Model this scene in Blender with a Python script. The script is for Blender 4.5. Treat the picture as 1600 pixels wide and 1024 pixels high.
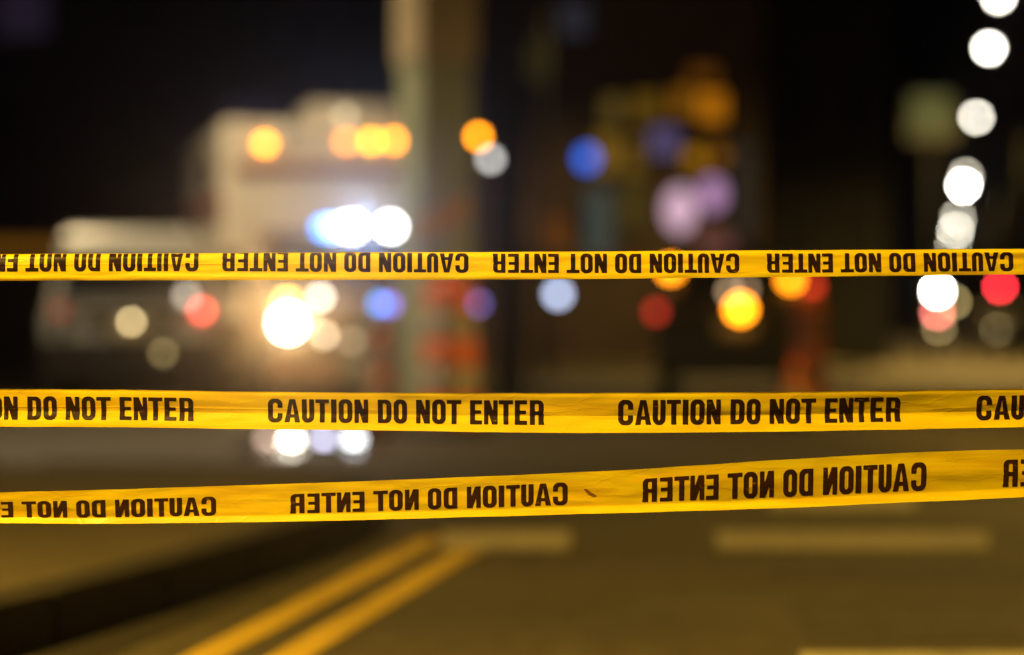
import bpy, math, random
from math import radians as R, sin, cos, pi, tan
from mathutils import Vector, noise, Matrix

random.seed(7)
S = bpy.context.scene
C = S.collection
for o in list(bpy.data.objects):
    bpy.data.objects.remove(o)

# ------------------------------------------------------------------ camera, sky, exposure
F = 3778.0            # focal length in pixels of the 1600 px wide photograph (85 mm lens)
H = 0.95              # camera height
D0 = 4.5              # distance of the tapes, where the lens is focused
cam = bpy.data.cameras.new('camera'); cam_o = bpy.data.objects.new('camera', cam); C.objects.link(cam_o)
cam_o.location = (0, 0, H); cam_o.rotation_euler = (R(90), 0, 0)
cam.lens = 85; cam.sensor_width = 36; cam.clip_start = 0.05; cam.clip_end = 3000
cam.dof.use_dof = True; cam.dof.focus_distance = D0; cam.dof.aperture_fstop = 1.17; cam.dof.aperture_blades = 0
S.camera = cam_o

world = bpy.data.worlds.new('World'); S.world = world; world.use_nodes = True
wn = world.node_tree; wn.nodes.clear()
sky = wn.nodes.new('ShaderNodeTexSky'); sky.sky_type = 'NISHITA'; sky.sun_disc = False
sky.sun_elevation = R(-9); sky.sun_rotation = R(60)
bg = wn.nodes.new('ShaderNodeBackground'); bg.inputs['Strength'].default_value = 0.05
wo = wn.nodes.new('ShaderNodeOutputWorld')
glow = wn.nodes.new('ShaderNodeBackground'); glow.inputs['Color'].default_value = (.0046, .0029, .0076, 1)      # faint even city sky glow
ad = wn.nodes.new('ShaderNodeAddShader')
wn.links.new(sky.outputs[0], bg.inputs[0]); wn.links.new(bg.outputs[0], ad.inputs[0]); wn.links.new(glow.outputs[0], ad.inputs[1]); wn.links.new(ad.outputs[0], wo.inputs[0])

vs = S.view_settings
S.display_settings.display_device = 'sRGB'
vs.view_transform = 'Standard'; vs.look = 'None'; vs.gamma = 1; vs.exposure = 0; vs.use_curve_mapping = False
cy = S.cycles
cy.use_denoising = True
cy.use_adaptive_sampling = False
cy.max_bounces = 6; cy.sample_clamp_indirect = 60.0; cy.sample_clamp_direct = 0
cy.caustics_reflective = False; cy.caustics_refractive = False

SODIUM = (1.0, 0.61, 0.10)
WARM = (1.0, 0.82, 0.55)

# ------------------------------------------------------------------ helpers
def PX(u, v, d):
    """world point that stands d metres ahead on the line of sight of photo pixel (u, v)"""
    return Vector(((u - 800) / F * d, d, H + (512 - v) / F * d))

def mat(name, col, rough=0.6, metal=0.0, vary=0.0, scale=8.0, spec=0.5, bump=0.0, coat=0.0):
    m = bpy.data.materials.new(name); m.use_nodes = True
    nt = m.node_tree; p = nt.nodes['Principled BSDF']
    p.inputs['Roughness'].default_value = rough; p.inputs['Metallic'].default_value = metal
    p.inputs['Specular IOR Level'].default_value = spec
    p.inputs['Coat Weight'].default_value = coat
    if vary or bump:
        tc = nt.nodes.new('ShaderNodeTexCoord')
        n = nt.nodes.new('ShaderNodeTexNoise'); n.inputs['Scale'].default_value = scale; n.inputs['Detail'].default_value = 6
        nt.links.new(tc.outputs['Object'], n.inputs['Vector'])
        r = nt.nodes.new('ShaderNodeValToRGB')
        r.color_ramp.elements[0].position = 0.3; r.color_ramp.elements[1].position = 0.7
        r.color_ramp.elements[0].color = (*[max(0, c * (1 - vary)) for c in col], 1)
        r.color_ramp.elements[1].color = (*[min(1, c * (1 + vary)) for c in col], 1)
        nt.links.new(n.outputs['Fac'], r.inputs[0]); nt.links.new(r.outputs[0], p.inputs['Base Color'])
        if bump:
            b = nt.nodes.new('ShaderNodeBump'); b.inputs['Strength'].default_value = bump; b.inputs['Distance'].default_value = 0.02
            nt.links.new(n.outputs['Fac'], b.inputs['Height']); nt.links.new(b.outputs[0], p.inputs['Normal'])
    else:
        p.inputs['Base Color'].default_value = (*col, 1)
    return m

_em = {}
def emi(col, strength=1.0, sample=False):
    key = (tuple(round(c, 4) for c in col), round(strength, 3), sample)
    if key in _em: return _em[key]
    m = bpy.data.materials.new('glow'); m.use_nodes = True
    nt = m.node_tree; nt.nodes.clear()
    e = nt.nodes.new('ShaderNodeEmission'); o = nt.nodes.new('ShaderNodeOutputMaterial')
    e.inputs[0].default_value = (*col, 1); e.inputs[1].default_value = strength
    nt.links.new(e.outputs[0], o.inputs[0])
    m.cycles.emission_sampling = 'AUTO' if strength > 3 else 'NONE'
    _em[key] = m
    return m

def disc_gain(r, d):
    """how much brighter than its blur disc a lamp of radius r at distance d has to be"""
    L = 2 * r * F / d; B = 64 * abs(1 - D0 / d)
    return max(1.0, (B / L)) ** 2

class MB:
    def __init__(s): s.v = []; s.f = []
    def poly(s, pts):
        b = len(s.v); s.v += [tuple(p) for p in pts]; s.f.append(tuple(range(b, b + len(pts)))); return s
    def hexa(s, p):                      # 8 points, bottom ring then top ring
        b = len(s.v); s.v += [tuple(q) for q in p]
        for f in ((3, 2, 1, 0), (4, 5, 6, 7), (0, 1, 5, 4), (1, 2, 6, 5), (2, 3, 7, 6), (3, 0, 4, 7)):
            s.f.append(tuple(b + i for i in f))
        return s
    def box(s, c, d, rz=0.0):
        x, y, z = [k / 2 for k in d]
        pts = [(-x, -y, -z), (x, -y, -z), (x, y, -z), (-x, y, -z), (-x, -y, z), (x, -y, z), (x, y, z), (-x, y, z)]
        ca, sa = cos(rz), sin(rz)
        return s.hexa([(c[0] + p[0] * ca - p[1] * sa, c[1] + p[0] * sa + p[1] * ca, c[2] + p[2]) for p in pts])
    def cyl(s, a, b, r0, r1=None, n=16, caps=True):
        a = Vector(a); b = Vector(b); r1 = r0 if r1 is None else r1
        ax = (b - a).normalized(); t = Vector((0, 0, 1)) if abs(ax.z) < 0.9 else Vector((1, 0, 0))
        x = ax.cross(t).normalized(); y = ax.cross(x)
        k = len(s.v)
        for p, r in ((a, r0), (b, r1)):
            for i in range(n):
                an = 2 * pi * i / n; s.v.append(tuple(p + x * cos(an) * r + y * sin(an) * r))
        for i in range(n):
            j = (i + 1) % n; s.f.append((k + i, k + j, k + n + j, k + n + i))
        if caps:
            s.f.append(tuple(k + i for i in reversed(range(n)))); s.f.append(tuple(k + n + i for i in range(n)))
        return s
    def lathe(s, c, prof, n=24):
        k = len(s.v)
        for r, z in prof:
            for i in range(n):
                an = 2 * pi * i / n; s.v.append((c[0] + cos(an) * r, c[1] + sin(an) * r, c[2] + z))
        for q in range(len(prof) - 1):
            for i in range(n):
                j = (i + 1) % n
                s.f.append((k + q * n + i, k + q * n + j, k + (q + 1) * n + j, k + (q + 1) * n + i))
        s.f.append(tuple(k + i for i in reversed(range(n)))); s.f.append(tuple(k + (len(prof) - 1) * n + i for i in range(n)))
        return s
    def sphere(s, c, r, n=16, m=10):
        prof = [(max(1e-4, r * sin(pi * i / m)), -r * cos(pi * i / m)) for i in range(m + 1)]
        return s.lathe(c, prof, n)
    def prism(s, prof, x0, x1, inset=None):
        """(y, z) outline swept along x; inset(z) narrows it"""
        ins = inset or (lambda z: 0)
        n = len(prof); k = len(s.v)
        for x, sg in ((x0, 1), (x1, -1)):
            for (y, z) in prof: s.v.append((x + sg * ins(z), y, z))
        for i in range(n):
            j = (i + 1) % n; s.f.append((k + i, k + j, k + n + j, k + n + i))
        s.f.append(tuple(k + i for i in reversed(range(n)))); s.f.append(tuple(k + n + i for i in range(n)))
        return s
    def build(s, name, m, parent=None, bevel=0.0, smooth=False):
        me = bpy.data.meshes.new(name); me.from_pydata(s.v, [], s.f); me.update()
        import bmesh
        bm = bmesh.new(); bm.from_mesh(me); bmesh.ops.recalc_face_normals(bm, faces=bm.faces)
        if smooth:
            for f in bm.faces: f.smooth = len(f.verts) <= 4
        bm.to_mesh(me); bm.free()
        if m: me.materials.append(m)
        o = bpy.data.objects.new(name, me); C.objects.link(o)
        if parent: o.parent = parent
        if bevel:
            b = o.modifiers.new('edge', 'BEVEL'); b.width = bevel; b.segments = 2; b.limit_method = 'ANGLE'
        return o

def thing(name, label, cat, loc=(0, 0, 0), rz=0.0, group=None):
    o = bpy.data.objects.new(name, None); C.objects.link(o)
    o.location = loc; o.rotation_euler = (0, 0, rz); o['label'] = label; o['category'] = cat
    if group: o['group'] = group
    return o
def tag(o, label, cat, group=None):
    o['label'] = label; o['category'] = cat
    if group: o['group'] = group
    return o
def struct(o, kind='structure'):
    o['kind'] = kind; return o
def children(o): return [c for c in bpy.data.objects if c.parent == o]
def copy_tree(o, parent=None):
    c = o.copy(); C.objects.link(c)
    if parent: c.parent = parent
    for ch in children(o): copy_tree(ch, c)
    return c

# ------------------------------------------------------------------ materials
def ground_mat(name, col, vary, rough, fine=220.0):
    m = bpy.data.materials.new(name); m.use_nodes = True
    nt = m.node_tree; p = nt.nodes['Principled BSDF']; L = nt.links.new
    g = nt.nodes.new('ShaderNodeNewGeometry')
    def nz(sc, det):
        n = nt.nodes.new('ShaderNodeTexNoise'); n.inputs['Scale'].default_value = sc; n.inputs['Detail'].default_value = det
        L(g.outputs['Position'], n.inputs['Vector']); return n
    a, b, c = nz(0.7, 5), nz(9.0, 4), nz(fine, 2)
    mx = nt.nodes.new('ShaderNodeMath'); mx.operation = 'MULTIPLY_ADD'; mx.inputs[1].default_value = 0.5
    mh = nt.nodes.new('ShaderNodeMath'); mh.operation = 'MULTIPLY'; mh.inputs[1].default_value = 0.5
    L(b.outputs['Fac'], mh.inputs[0]); L(a.outputs['Fac'], mx.inputs[0]); L(mh.outputs[0], mx.inputs[2])
    r = nt.nodes.new('ShaderNodeValToRGB'); r.color_ramp.elements[0].position = 0.33; r.color_ramp.elements[1].position = 0.67
    r.color_ramp.elements[0].color = (*[x * (1 - vary) for x in col], 1); r.color_ramp.elements[1].color = (*[x * (1 + vary) for x in col], 1)
    L(mx.outputs[0], r.inputs[0]); L(r.outputs[0], p.inputs['Base Color'])
    p.inputs['Roughness'].default_value = rough
    bp = nt.nodes.new('ShaderNodeBump'); bp.inputs['Strength'].default_value = 0.5; bp.inputs['Distance'].default_value = 0.006
    L(c.outputs['Fac'], bp.inputs['Height']); L(bp.outputs[0], p.inputs['Normal'])
    return m
M_asphalt = ground_mat('asphalt', (0.088, 0.074, 0.040), 0.42, 0.72)
M_concrete = ground_mat('concrete', (0.125, 0.102, 0.055), 0.35, 0.8)
M_white_line = ground_mat('white_road_paint', (0.48, 0.43, 0.28), 0.45, 0.7)
M_yellow_line = ground_mat('yellow_road_paint', (0.62, 0.42, 0.03), 0.30, 0.7)
M_kerb = ground_mat('kerb_stone', (0.034, 0.028, 0.018), 0.35, 0.85)  # darkened: shade of the kerb face put into its colour
M_black = mat('black_rubber', (0.012, 0.012, 0.012), 0.6)
M_dark = mat('dark_plastic', (0.02, 0.02, 0.022), 0.4)
M_glass = mat('dark_glass', (0.01, 0.012, 0.015), 0.22, spec=0.4)
M_pane = mat('dull_window_glass', (0.008, 0.009, 0.011), 0.5, spec=0.2)
M_white = mat('white_van_paint', (0.33, 0.345, 0.35), 0.25, vary=0.04, scale=3, coat=0.5)
M_ambw = mat('cream_body_paint', (0.80, 0.76, 0.68), 0.35, vary=0.05, scale=2, coat=0.3)
M_cab = mat('umber_cab_paint', (0.13, 0.085, 0.055), 0.35, coat=0.4)
M_blackpaint = mat('black_vehicle_paint', (0.010, 0.010, 0.011), 0.45, coat=0.0)
M_chrome = mat('chrome', (0.7, 0.7, 0.7), 0.15, 1.0)
M_steel = mat('galvanised_steel', (0.35, 0.35, 0.34), 0.45, 0.7, vary=0.15, scale=20)
M_column = mat('grey_green_column_paint', (0.30, 0.34, 0.22), 0.7, vary=0.12, scale=3)
M_signal = mat('green_grey_pole_paint', (0.16, 0.18, 0.11), 0.6, vary=0.1)
M_yellow = mat('yellow_sign_paint', (0.75, 0.42, 0.01), 0.5)
M_orange = mat('orange_plastic', (0.90, 0.17, 0.010), 0.45, vary=0.05)
M_refl = mat('white_reflective_band', (0.40, 0.34, 0.24), 0.35)
M_brick = mat('dark_brick_wall', (0.10, 0.068, 0.045), 0.9, vary=0.3, scale=2)
M_purple = mat('dark_plum_render', (0.060, 0.036, 0.085), 0.9, vary=0.2, scale=0.6)
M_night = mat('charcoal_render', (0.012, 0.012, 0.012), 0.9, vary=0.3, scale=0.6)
M_frame = mat('window_frame_paint', (0.03, 0.028, 0.025), 0.6)
M_lamp_post = mat('lamp_post_paint', (0.012, 0.013, 0.012), 0.5)

# ------------------------------------------------------------------ setting: ground
road = struct(MB().poly([(-700, -60, 0), (700, -60, 0), (700, 1500, 0), (-700, 1500, 0)]).build('road', M_asphalt))

# raised traffic island on the left, its kerb stones one by one
kl = [(-3.35, 0.2), (-2.62, 2.6), (-1.98, 4.9), (-1.44, 6.82), (-1.07, 8.40), (-0.78, 9.95), (-0.62, 11.2), (-0.66, 12.3), (-1.0, 13.2), (-1.7, 13.9), (-2.7, 14.2)]
def resample(pl, step):
    out = []; seg = []
    for a, b in zip(pl, pl[1:]): seg.append((Vector((*a, 0)), Vector((*b, 0))))
    tot = sum((b - a).length for a, b in seg); n = max(2, round(tot / step)); st = tot / n
    need = 0; acc = 0
    for a, b in seg:
        l = (b - a).length
        while need <= acc + l + 1e-6:
            out.append(a.lerp(b, (need - acc) / l)); need += st
        acc += l
    return out
KH = 0.17
kp = resample(kl, 0.9)
isl = MB()
inner = []
for i, p in enumerate(kp):
    t = (kp[min(i + 1, len(kp) - 1)] - kp[max(i - 1, 0)]).normalized(); nrm = Vector((-t.y, t.x, 0))
    inner.append(p + nrm * 0.16)
pts = [(p.x, p.y, KH - 0.012) for p in inner] + [(-9, 14.2, KH - 0.012), (-9, 0.2, KH - 0.012)]
isl.poly(pts)
island = struct(isl.build('traffic_island', M_concrete))
for i in range(len(kp) - 1):
    a, b = kp[i], kp[i + 1]; ia, ib = inner[i], inner[i + 1]
    g = (b - a).normalized() * 0.005; a = a + g; ia = ia + g; b = b - g; ib = ib - g
    MB().hexa([(a.x, a.y, -0.05), (b.x, b.y, -0.05), (ib.x, ib.y, -0.05), (ia.x, ia.y, -0.05), (a.x, a.y, KH), (b.x, b.y, KH), (ib.x, ib.y, KH), (ia.x, ia.y, KH)]).build('kerb_stone', M_kerb, island, bevel=0.012)

shade_strip = MB()  # dark tapering strip, shade painted along the kerb foot
shade_w = [0.42, 0.42, 0.42, 0.42, 0.40, 0.36, 0.32, 0.27, 0.22, 0.17, 0.12, 0.09, 0.07, 0.06]
for i in range(min(len(kp) - 1, 13)):
    a, b = kp[i], kp[i + 1]
    ta = (kp[i + 1] - kp[max(i - 1, 0)]).normalized(); tb = (kp[min(i + 2, len(kp) - 1)] - kp[i]).normalized()
    na, nb = Vector((ta.y, -ta.x, 0)) * shade_w[i], Vector((tb.y, -tb.x, 0)) * shade_w[i + 1]
    shade_strip.poly([(p.x, p.y, 0.004) for p in (a, a + na, b + nb, b)])
shade_strip.build('kerb_shade_strip', ground_mat('painted_kerb_shade', (0.030, 0.025, 0.016), 0.35, 0.85), road)
seam = ground_mat('tar_seam', (0.022, 0.020, 0.016), 0.3, 0.5)
for pl_ in ([(1.0, 9.3), (1.9, 9.5), (2.9, 9.2), (4.2, 9.6)],):
    sm = MB()
    for (ax, ay), (bx2, by2) in zip(pl_, pl_[1:]):
        dv = Vector((bx2 - ax, by2 - ay, 0)).normalized(); nn = Vector((dv.y, -dv.x, 0)) * 0.035
        sm.poly([(ax - nn.x, ay - nn.y, .002), (ax + nn.x, ay + nn.y, .002), (bx2 + nn.x, by2 + nn.y, .002), (bx2 - nn.x, by2 - nn.y, .002)])
    sm.build('tar_seam', seam, road)
MB().poly([(0.9, 7.3, .003), (2.0, 7.4, .003), (1.95, 8.5, .003), (0.95, 8.4, .003)]).build('patch_and_dimming', ground_mat('patch_and_dimmed_asphalt', (0.070, 0.060, 0.034), 0.4, 0.7), road)
MB().poly([(-7.5, 14.6, .003), (2.9, 13.6, .003), (3.4, 19.0, .003), (2.2, 24.5, .003), (-8, 25.0, .003)]).build('patch_and_dimming', ground_mat('patch_and_dimmed_asphalt', (0.034, 0.028, 0.015), 0.4, 0.7), road)  # large dark sheet paints the mid road dimmer under the lamp
# painted markings (each its own sheet just above the road)
def gp(u, v, z=0.0):
    d = (H - z) * F / (v - 512); return Vector(((u - 800) / F * d, d, z))
def marking(name, pts, m, z):
    o = MB().poly([(p[0], p[1], z) for p in pts]).build(name, m, road); return o
a0, a1 = gp(372, 1000), gp(678, 842); dr = (a1 - a0).normalized()
for off in (0.0, 0.245):
    nx = Vector((dr.y, -dr.x, 0)); a = a0 - dr * 9 + nx * off; b = a0.lerp(a1, 1.0) + nx * off - dr * (off * 2.0)
    w = nx * 0.062
    marking('yellow_line', [a - w, a + w, b + w, b - w], M_yellow_line, 0.004)
def bar(u0, u1, v0, v1):
    marking('white_bar', [gp(u0, v1), gp(u1, v1), gp(u1, v0), gp(u0, v0)], M_white_line, 0.008)
bar(690, 890, 833, 861); bar(1120, 1545, 833, 861); bar(1250, 1760, 1022, 1065); bar(1200, 1430, 775, 796); bar(-160, 105, 740, 765)
bar(2000, 2400, 833, 861)

# wet patch in front of the lit vehicle
m = bpy.data.materials.new('puddle_water'); m.use_nodes = True
nt = m.node_tree; p = nt.nodes['Principled BSDF']
p.inputs['Base Color'].default_value = (0.02, 0.02, 0.018, 1); p.inputs['Roughness'].default_value = 0.04; p.inputs['IOR'].default_value = 1.33
g = nt.nodes.new('ShaderNodeNewGeometry'); n = nt.nodes.new('ShaderNodeTexNoise'); n.inputs['Scale'].default_value = 14; n.inputs['Detail'].default_value = 2
b = nt.nodes.new('ShaderNodeBump'); b.inputs['Strength'].default_value = 0.55; b.inputs['Distance'].default_value = 0.02
nt.links.new(g.outputs['Position'], n.inputs['Vector']); nt.links.new(n.outputs['Fac'], b.inputs['Height']); nt.links.new(b.outputs[0], p.inputs['Normal'])
M_puddle = m
for cx, cy_, rx, ry in ((-1.85, 19.3, 0.34, 1.5), (-1.22, 19.5, 0.22, 1.3)):
    ring = []
    for k in range(40):
        an = 2 * pi * k / 40; q = 1 + 0.18 * noise.noise(Vector((cos(an) * 1.5 + cx, sin(an) * 1.5, 3)))
        ring.append((cx + rx * q * cos(an), cy_ + ry * q * sin(an), 0.004))
    struct(MB().poly(ring).build('puddle', M_puddle))

# pavements in front of the buildings
def pavement(x0, x1, y0, y1, name='pavement'):
    return struct(MB().box(((x0 + x1) / 2, (y0 + y1) / 2, 0.05), (x1 - x0, y1 - y0, 0.2)).build(name, M_concrete, bevel=0.02))
pavement(-40, 7.2, 49.5, 90)

# ------------------------------------------------------------------ street lamps
def street_lamp(name, label, pos, yaw, col, B, power, r=0.14, h=8.0, arm=1.6, group='street lamps along the road', d=None, spot=150, lcol=None):
    """post with a curved arm and a cobra head; pos is the point under the lit head"""
    t = thing(name, label, 'street lamp', (pos[0], pos[1], 0), yaw, group)
    po = MB().cyl((-arm, 0, 0), (-arm, 0, h - 0.7), 0.085, 0.06, 12).cyl((-arm, 0, 0), (-arm, 0, 0.5), 0.13, 0.13, 12).build('post', M_lamp_post, t)
    ar = MB()
    pts = [Vector((-arm + arm * k / 5 * 0.82, 0, h - 0.7 + 0.7 * sin(k / 5 * pi / 2))) for k in range(6)]
    for a, b in zip(pts, pts[1:]): ar.cyl(a, b, 0.04, 0.04, 8)
    ar.build('arm', M_lamp_post, t)
    MB().hexa([(-0.45, -0.11, h + 0.02), (0.3, -0.15, h + 0.02), (0.3, 0.15, h + 0.02), (-0.45, 0.11, h + 0.02), (-0.4, -0.06, h + 0.14), (0.2, -0.09, h + 0.14), (0.2, 0.09, h + 0.14), (-0.4, 0.06, h + 0.14)]).build('lamp_head', M_lamp_post, t)
    if d is None: d = max(6.0, pos[1])
    E = B * disc_gain(r, d)
    MB().sphere((0, 0, h - 0.05), r, 14, 8).build('diffuser', emi(col, E), t, smooth=True)
    if power:
        li = bpy.data.lights.new('lamp_light', 'SPOT'); li.energy = power; li.color = lcol or col; li.spot_size = R(spot); li.spot_blend = 0.7; li.shadow_soft_size = 0.18
        lo = bpy.data.objects.new('lamp_light', li); C.objects.link(lo); lo.parent = t; lo.location = (0, 0, h - 0.05 - r - 0.02)
    return t
NEAR = 'sodium and added unseen street lamps lighting the crossing'
street_lamp('street_lamp', 'sodium street lamp on the island beside the tape', (-4.6, 0.2), 0, SODIUM, 4, 11500, group=NEAR, spot=146)
street_lamp('street_lamp', 'unseen warm street lamp placed on the left to light the ambulance', (-5.0, 23.6), 0, (1, .73, .38), 4, 2700, group=NEAR, spot=124)  # unseen lamp, placed as the ambulance's own light
street_lamp('street_lamp', 'unseen sodium street lamp set on the right to light the column', (7.2, 18.6), pi, SODIUM, 4, 3300, group=NEAR, spot=150)  # unseen lamp, put here to light the column's right face and the drum
street_lamp('street_lamp', 'unseen street lamp added to light the corner building front', (2.2, 47.0), 0, (1, .66, .2), 4, 1300, group=NEAR, spot=140)  # added out of view to brighten the facade behind the signs
# the row that recedes along the right hand street
ROW = 'white street lamps receding along the right hand street'
row = [(51.5, (1, .94, .8), 2.2, 5000), (61, (1, .95, .82), 2.4, 5000), (81, (1, .93, .78), .95, 5000), (112, (1, .9, .7), .40, 0), (120, (1, .96, .86), 3.2, 6000), (155, (1, .92, .72), .42, 0), (175, (1, .93, .76), .65, 6000), (205, (1, .9, .66), .25, 0)]
names = ['topmost, cut by the upper edge of the picture', 'second from the top', 'third from the top, creamier', 'dim lamp just behind the fourth bright one', 'fourth bright one from the top', 'dim lamp behind the lowest bright one', 'lowest one above the top tape', 'faint lowest glow at the top tape']
for (dd, col, B, pw), nm in zip(row, names):
    street_lamp('street_lamp', 'white street lamp on the right, ' + nm, (1.3 + 0.176 * dd, dd), R(-10) + pi, col, B, pw, r=0.065 + dd * 0.0006, h=8.05, group=ROW, lcol=(1, .62, .15))

# ------------------------------------------------------------------ buildings
def building(name, label, x0, x1, y0, depth, h, m, rz=0.0):
    t = thing(name, label, 'building', ((x0 + x1) / 2, y0, 0), rz)
    w = x1 - x0
    MB().box((0, depth / 2, h / 2), (w, depth, h)).build('wall', m, t)
    MB().box((0, depth / 2, h + 0.15), (w + 0.4, depth + 0.4, 0.3)).build('cornice', M_frame, t)
    return t
def window(t, x, z, w, h, pane, y=0.0, name='window', deep=0.06):
    fr = MB()
    b = 0.07
    for cx, cz, sx, sz in ((x - w / 2 - b / 2, z, b, h + 2 * b), (x + w / 2 + b / 2, z, b, h + 2 * b), (x, z + h / 2 + b / 2, w, b), (x, z - h / 2 - b / 2, w, b)):
        fr.box((cx, y - deep / 2, cz), (sx, deep, sz))
    o = fr.build(name, M_frame, t)
    MB().box((x, y - 0.012, z), (w, 0.02, h)).build('pane', pane, o)
    MB().box((x, y - 0.06, z - h / 2 - b - 0.03), (w + 0.3, 0.12, 0.05)).build('sill', M_frame, o)
    return o

# middle building with lit storefront
DB = 52.0
bx0, bx1 = (750 - 800) / F * DB, (1190 - 800) / F * DB
bmid = building('corner_building', 'dark brick corner building with amber lit windows behind the pink signs', bx0, bx1, DB, 14, 8.6, M_brick)
cxm = (bx0 + bx1) / 2
def lit(u, v, wpx, hpx, col, name='window'):
    p = PX(u, v, DB); k = DB / F
    return window(bmid, p.x - cxm, p.z, wpx * k, hpx * k, emi(col), name=name)
lit(1112, 168, 40, 44, (.46, .15, .003))
lit(1066, 160, 34, 40, (.20, .075, .003))
lit(1098, 118, 46, 26, (.10, .032, .002))
lit(1010, 168, 40, 40, (.12, .062, .004))
lit(958, 172, 30, 40, (.10, .062, .010))
lit(946, 240, 30, 60, (.20, .105, .008))
lit(988, 246, 26, 56, (.17, .085, .006))
lit(1038, 222, 40, 40, (.10, .075, .17))
lit(1086, 248, 30, 26, (.40, .17, .003))
lit(1124, 244, 24, 22, (.26, .09, .003))
lit(896, 30, 44, 52, (.020, .020, .026))
lit(842, 95, 34, 60, (.030, .022, .004))
lit(800, 350, 44, 80, (.11, .045, .012))
lit(872, 366, 34, 60, (.115, .036, .003))
lit(935, 350, 40, 110, (.050, .058, .046), 'glazed_door')
lit(990, 300, 34, 120, (.060, .040, .006), 'glazed_door')
lit(1118, 392, 60, 54, (.16, .06, .045))
lit(1160, 300, 24, 150, (.022, .020, .016))
# left building: nearly black plum facade with dark windows
bl = building('plum_building', 'almost black plum coloured building behind the white van', -22, -2.3, 60, 16, 15, M_purple)
for ix in range(7):
    for iz in range(4):
        window(bl, -8.4 + ix * 2.8, 2.4 + iz * 3.3, 1.3, 1.7, M_pane if (ix * 5 + iz * 3) % 7 else emi((.012, .008, .016)))
# low awning building on the far left
kx = PX(60, 385, 46)
aw = thing('awning_shop', 'low shop with dim amber fascia at the left edge', 'building', (kx.x - 1.1, 46, 0))
MB().box((0, 3, 1.3), (6.0, 6, 2.6)).build('wall', M_brick, aw)
MB().hexa([(-3, -0.9, 2.2), (3, -0.9, 2.2), (3, -0.003, 2.2), (-3, -0.003, 2.2), (-3, -0.85, 2.35), (3, -0.85, 2.35), (3, -0.003, 2.75), (-3, -0.003, 2.75)]).build('awning', M_frame, aw)
MB().box((0.2, -0.93, 2.44), (5.2, 0.04, 0.26)).build('fascia_sign', emi((.12, .048, .003)), aw)
# right building: black block along the right hand street
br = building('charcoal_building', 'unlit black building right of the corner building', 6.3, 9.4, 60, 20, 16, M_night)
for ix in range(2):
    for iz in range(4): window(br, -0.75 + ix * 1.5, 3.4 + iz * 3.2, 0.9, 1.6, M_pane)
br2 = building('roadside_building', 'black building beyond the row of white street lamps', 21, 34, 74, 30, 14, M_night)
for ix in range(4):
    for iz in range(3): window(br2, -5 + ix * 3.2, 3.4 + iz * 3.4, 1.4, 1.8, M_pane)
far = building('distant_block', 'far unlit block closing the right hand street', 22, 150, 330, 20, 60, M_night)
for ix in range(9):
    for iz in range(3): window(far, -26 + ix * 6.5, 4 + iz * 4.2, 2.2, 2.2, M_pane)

# lit signs and lamps mounted near the corner building
def box_sign(name, label, cat, u, v, d, w, h, col, strength=1.0, group=None, round_=False):
    p = PX(u, v, d); t = thing(name, label, cat, p, 0, group)
    if round_:
        n = 24
        ca, cb = MB(), MB()
        ca.v = [(w / 2 * cos(2 * pi * k / n) * 1.06, y, h / 2 * sin(2 * pi * k / n) * 1.06) for y in (0.0, 0.14) for k in range(n)]
        ca.f = [(k, (k + 1) % n, n + (k + 1) % n, n + k) for k in range(n)] + [tuple(range(n - 1, -1, -1)), tuple(range(n, 2 * n))]
        cb.v = [(w / 2 * cos(2 * pi * k / n), y, h / 2 * sin(2 * pi * k / n)) for y in (-0.03, -0.003) for k in range(n)]
        cb.f = list(ca.f)
        ca.build('casing', M_frame, t); cb.build('lit_face', emi(col, strength), t)
    else:
        MB().box((0, 0.07, 0), (w * 1.06, 0.14, h * 1.06)).build('casing', M_frame, t)
        MB().box((0, -0.016, 0), (w, 0.026, h)).build('lit_face', emi(col, strength), t)
    br = MB().cyl((0, 0.14, 0), (0, 0.14, h * 0.53 + 0.35), 0.025, n=8)
    if d < DB: br.cyl((0, 0.14, h * 0.53 + 0.35), (0, DB - d - 0.005, h * 0.53 + 0.35), 0.025, n=8)
    br.build('bracket', M_lamp_post, t)
    return t
PK = 'pink signs on the corner building'
box_sign('lit_sign', 'large tall pale pink glowing sign', 'sign', 1062, 328, 50.5, .62, .92, (.80, .50, .64), 1.0, PK, True)
box_sign('lit_sign', 'smaller lilac glowing sign to the upper right of the pale pink one', 'sign', 1113, 304, 50.8, .52, .66, (.56, .30, .55), 1.0, PK, True)
box_sign('lit_sign', 'round bright blue glowing sign', 'sign', 917, 248, 50.5, .34, .40, (.035, .18, 1.0), 1.9, None, True)
# dim olive sign on the right hand street, on its own pole
p = PX(1455, 180, 64)
sg = thing('pole_sign', 'dim olive square sign standing by the row of street lamps', 'sign', (p.x, 64, 0))
MB().cyl((0, 0.12, 0), (0, 0.12, p.z - 0.7), 0.07, n=12).build('pole', M_lamp_post, sg)
MB().box((0, 0.12, p.z), (1.3, 0.2, 1.3)).build('casing', M_frame, sg)
MB().box((0, 0.0, p.z), (1.05, 0.03, 1.05)).build('lit_face', emi((.12, .11, .033)), sg)

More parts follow.
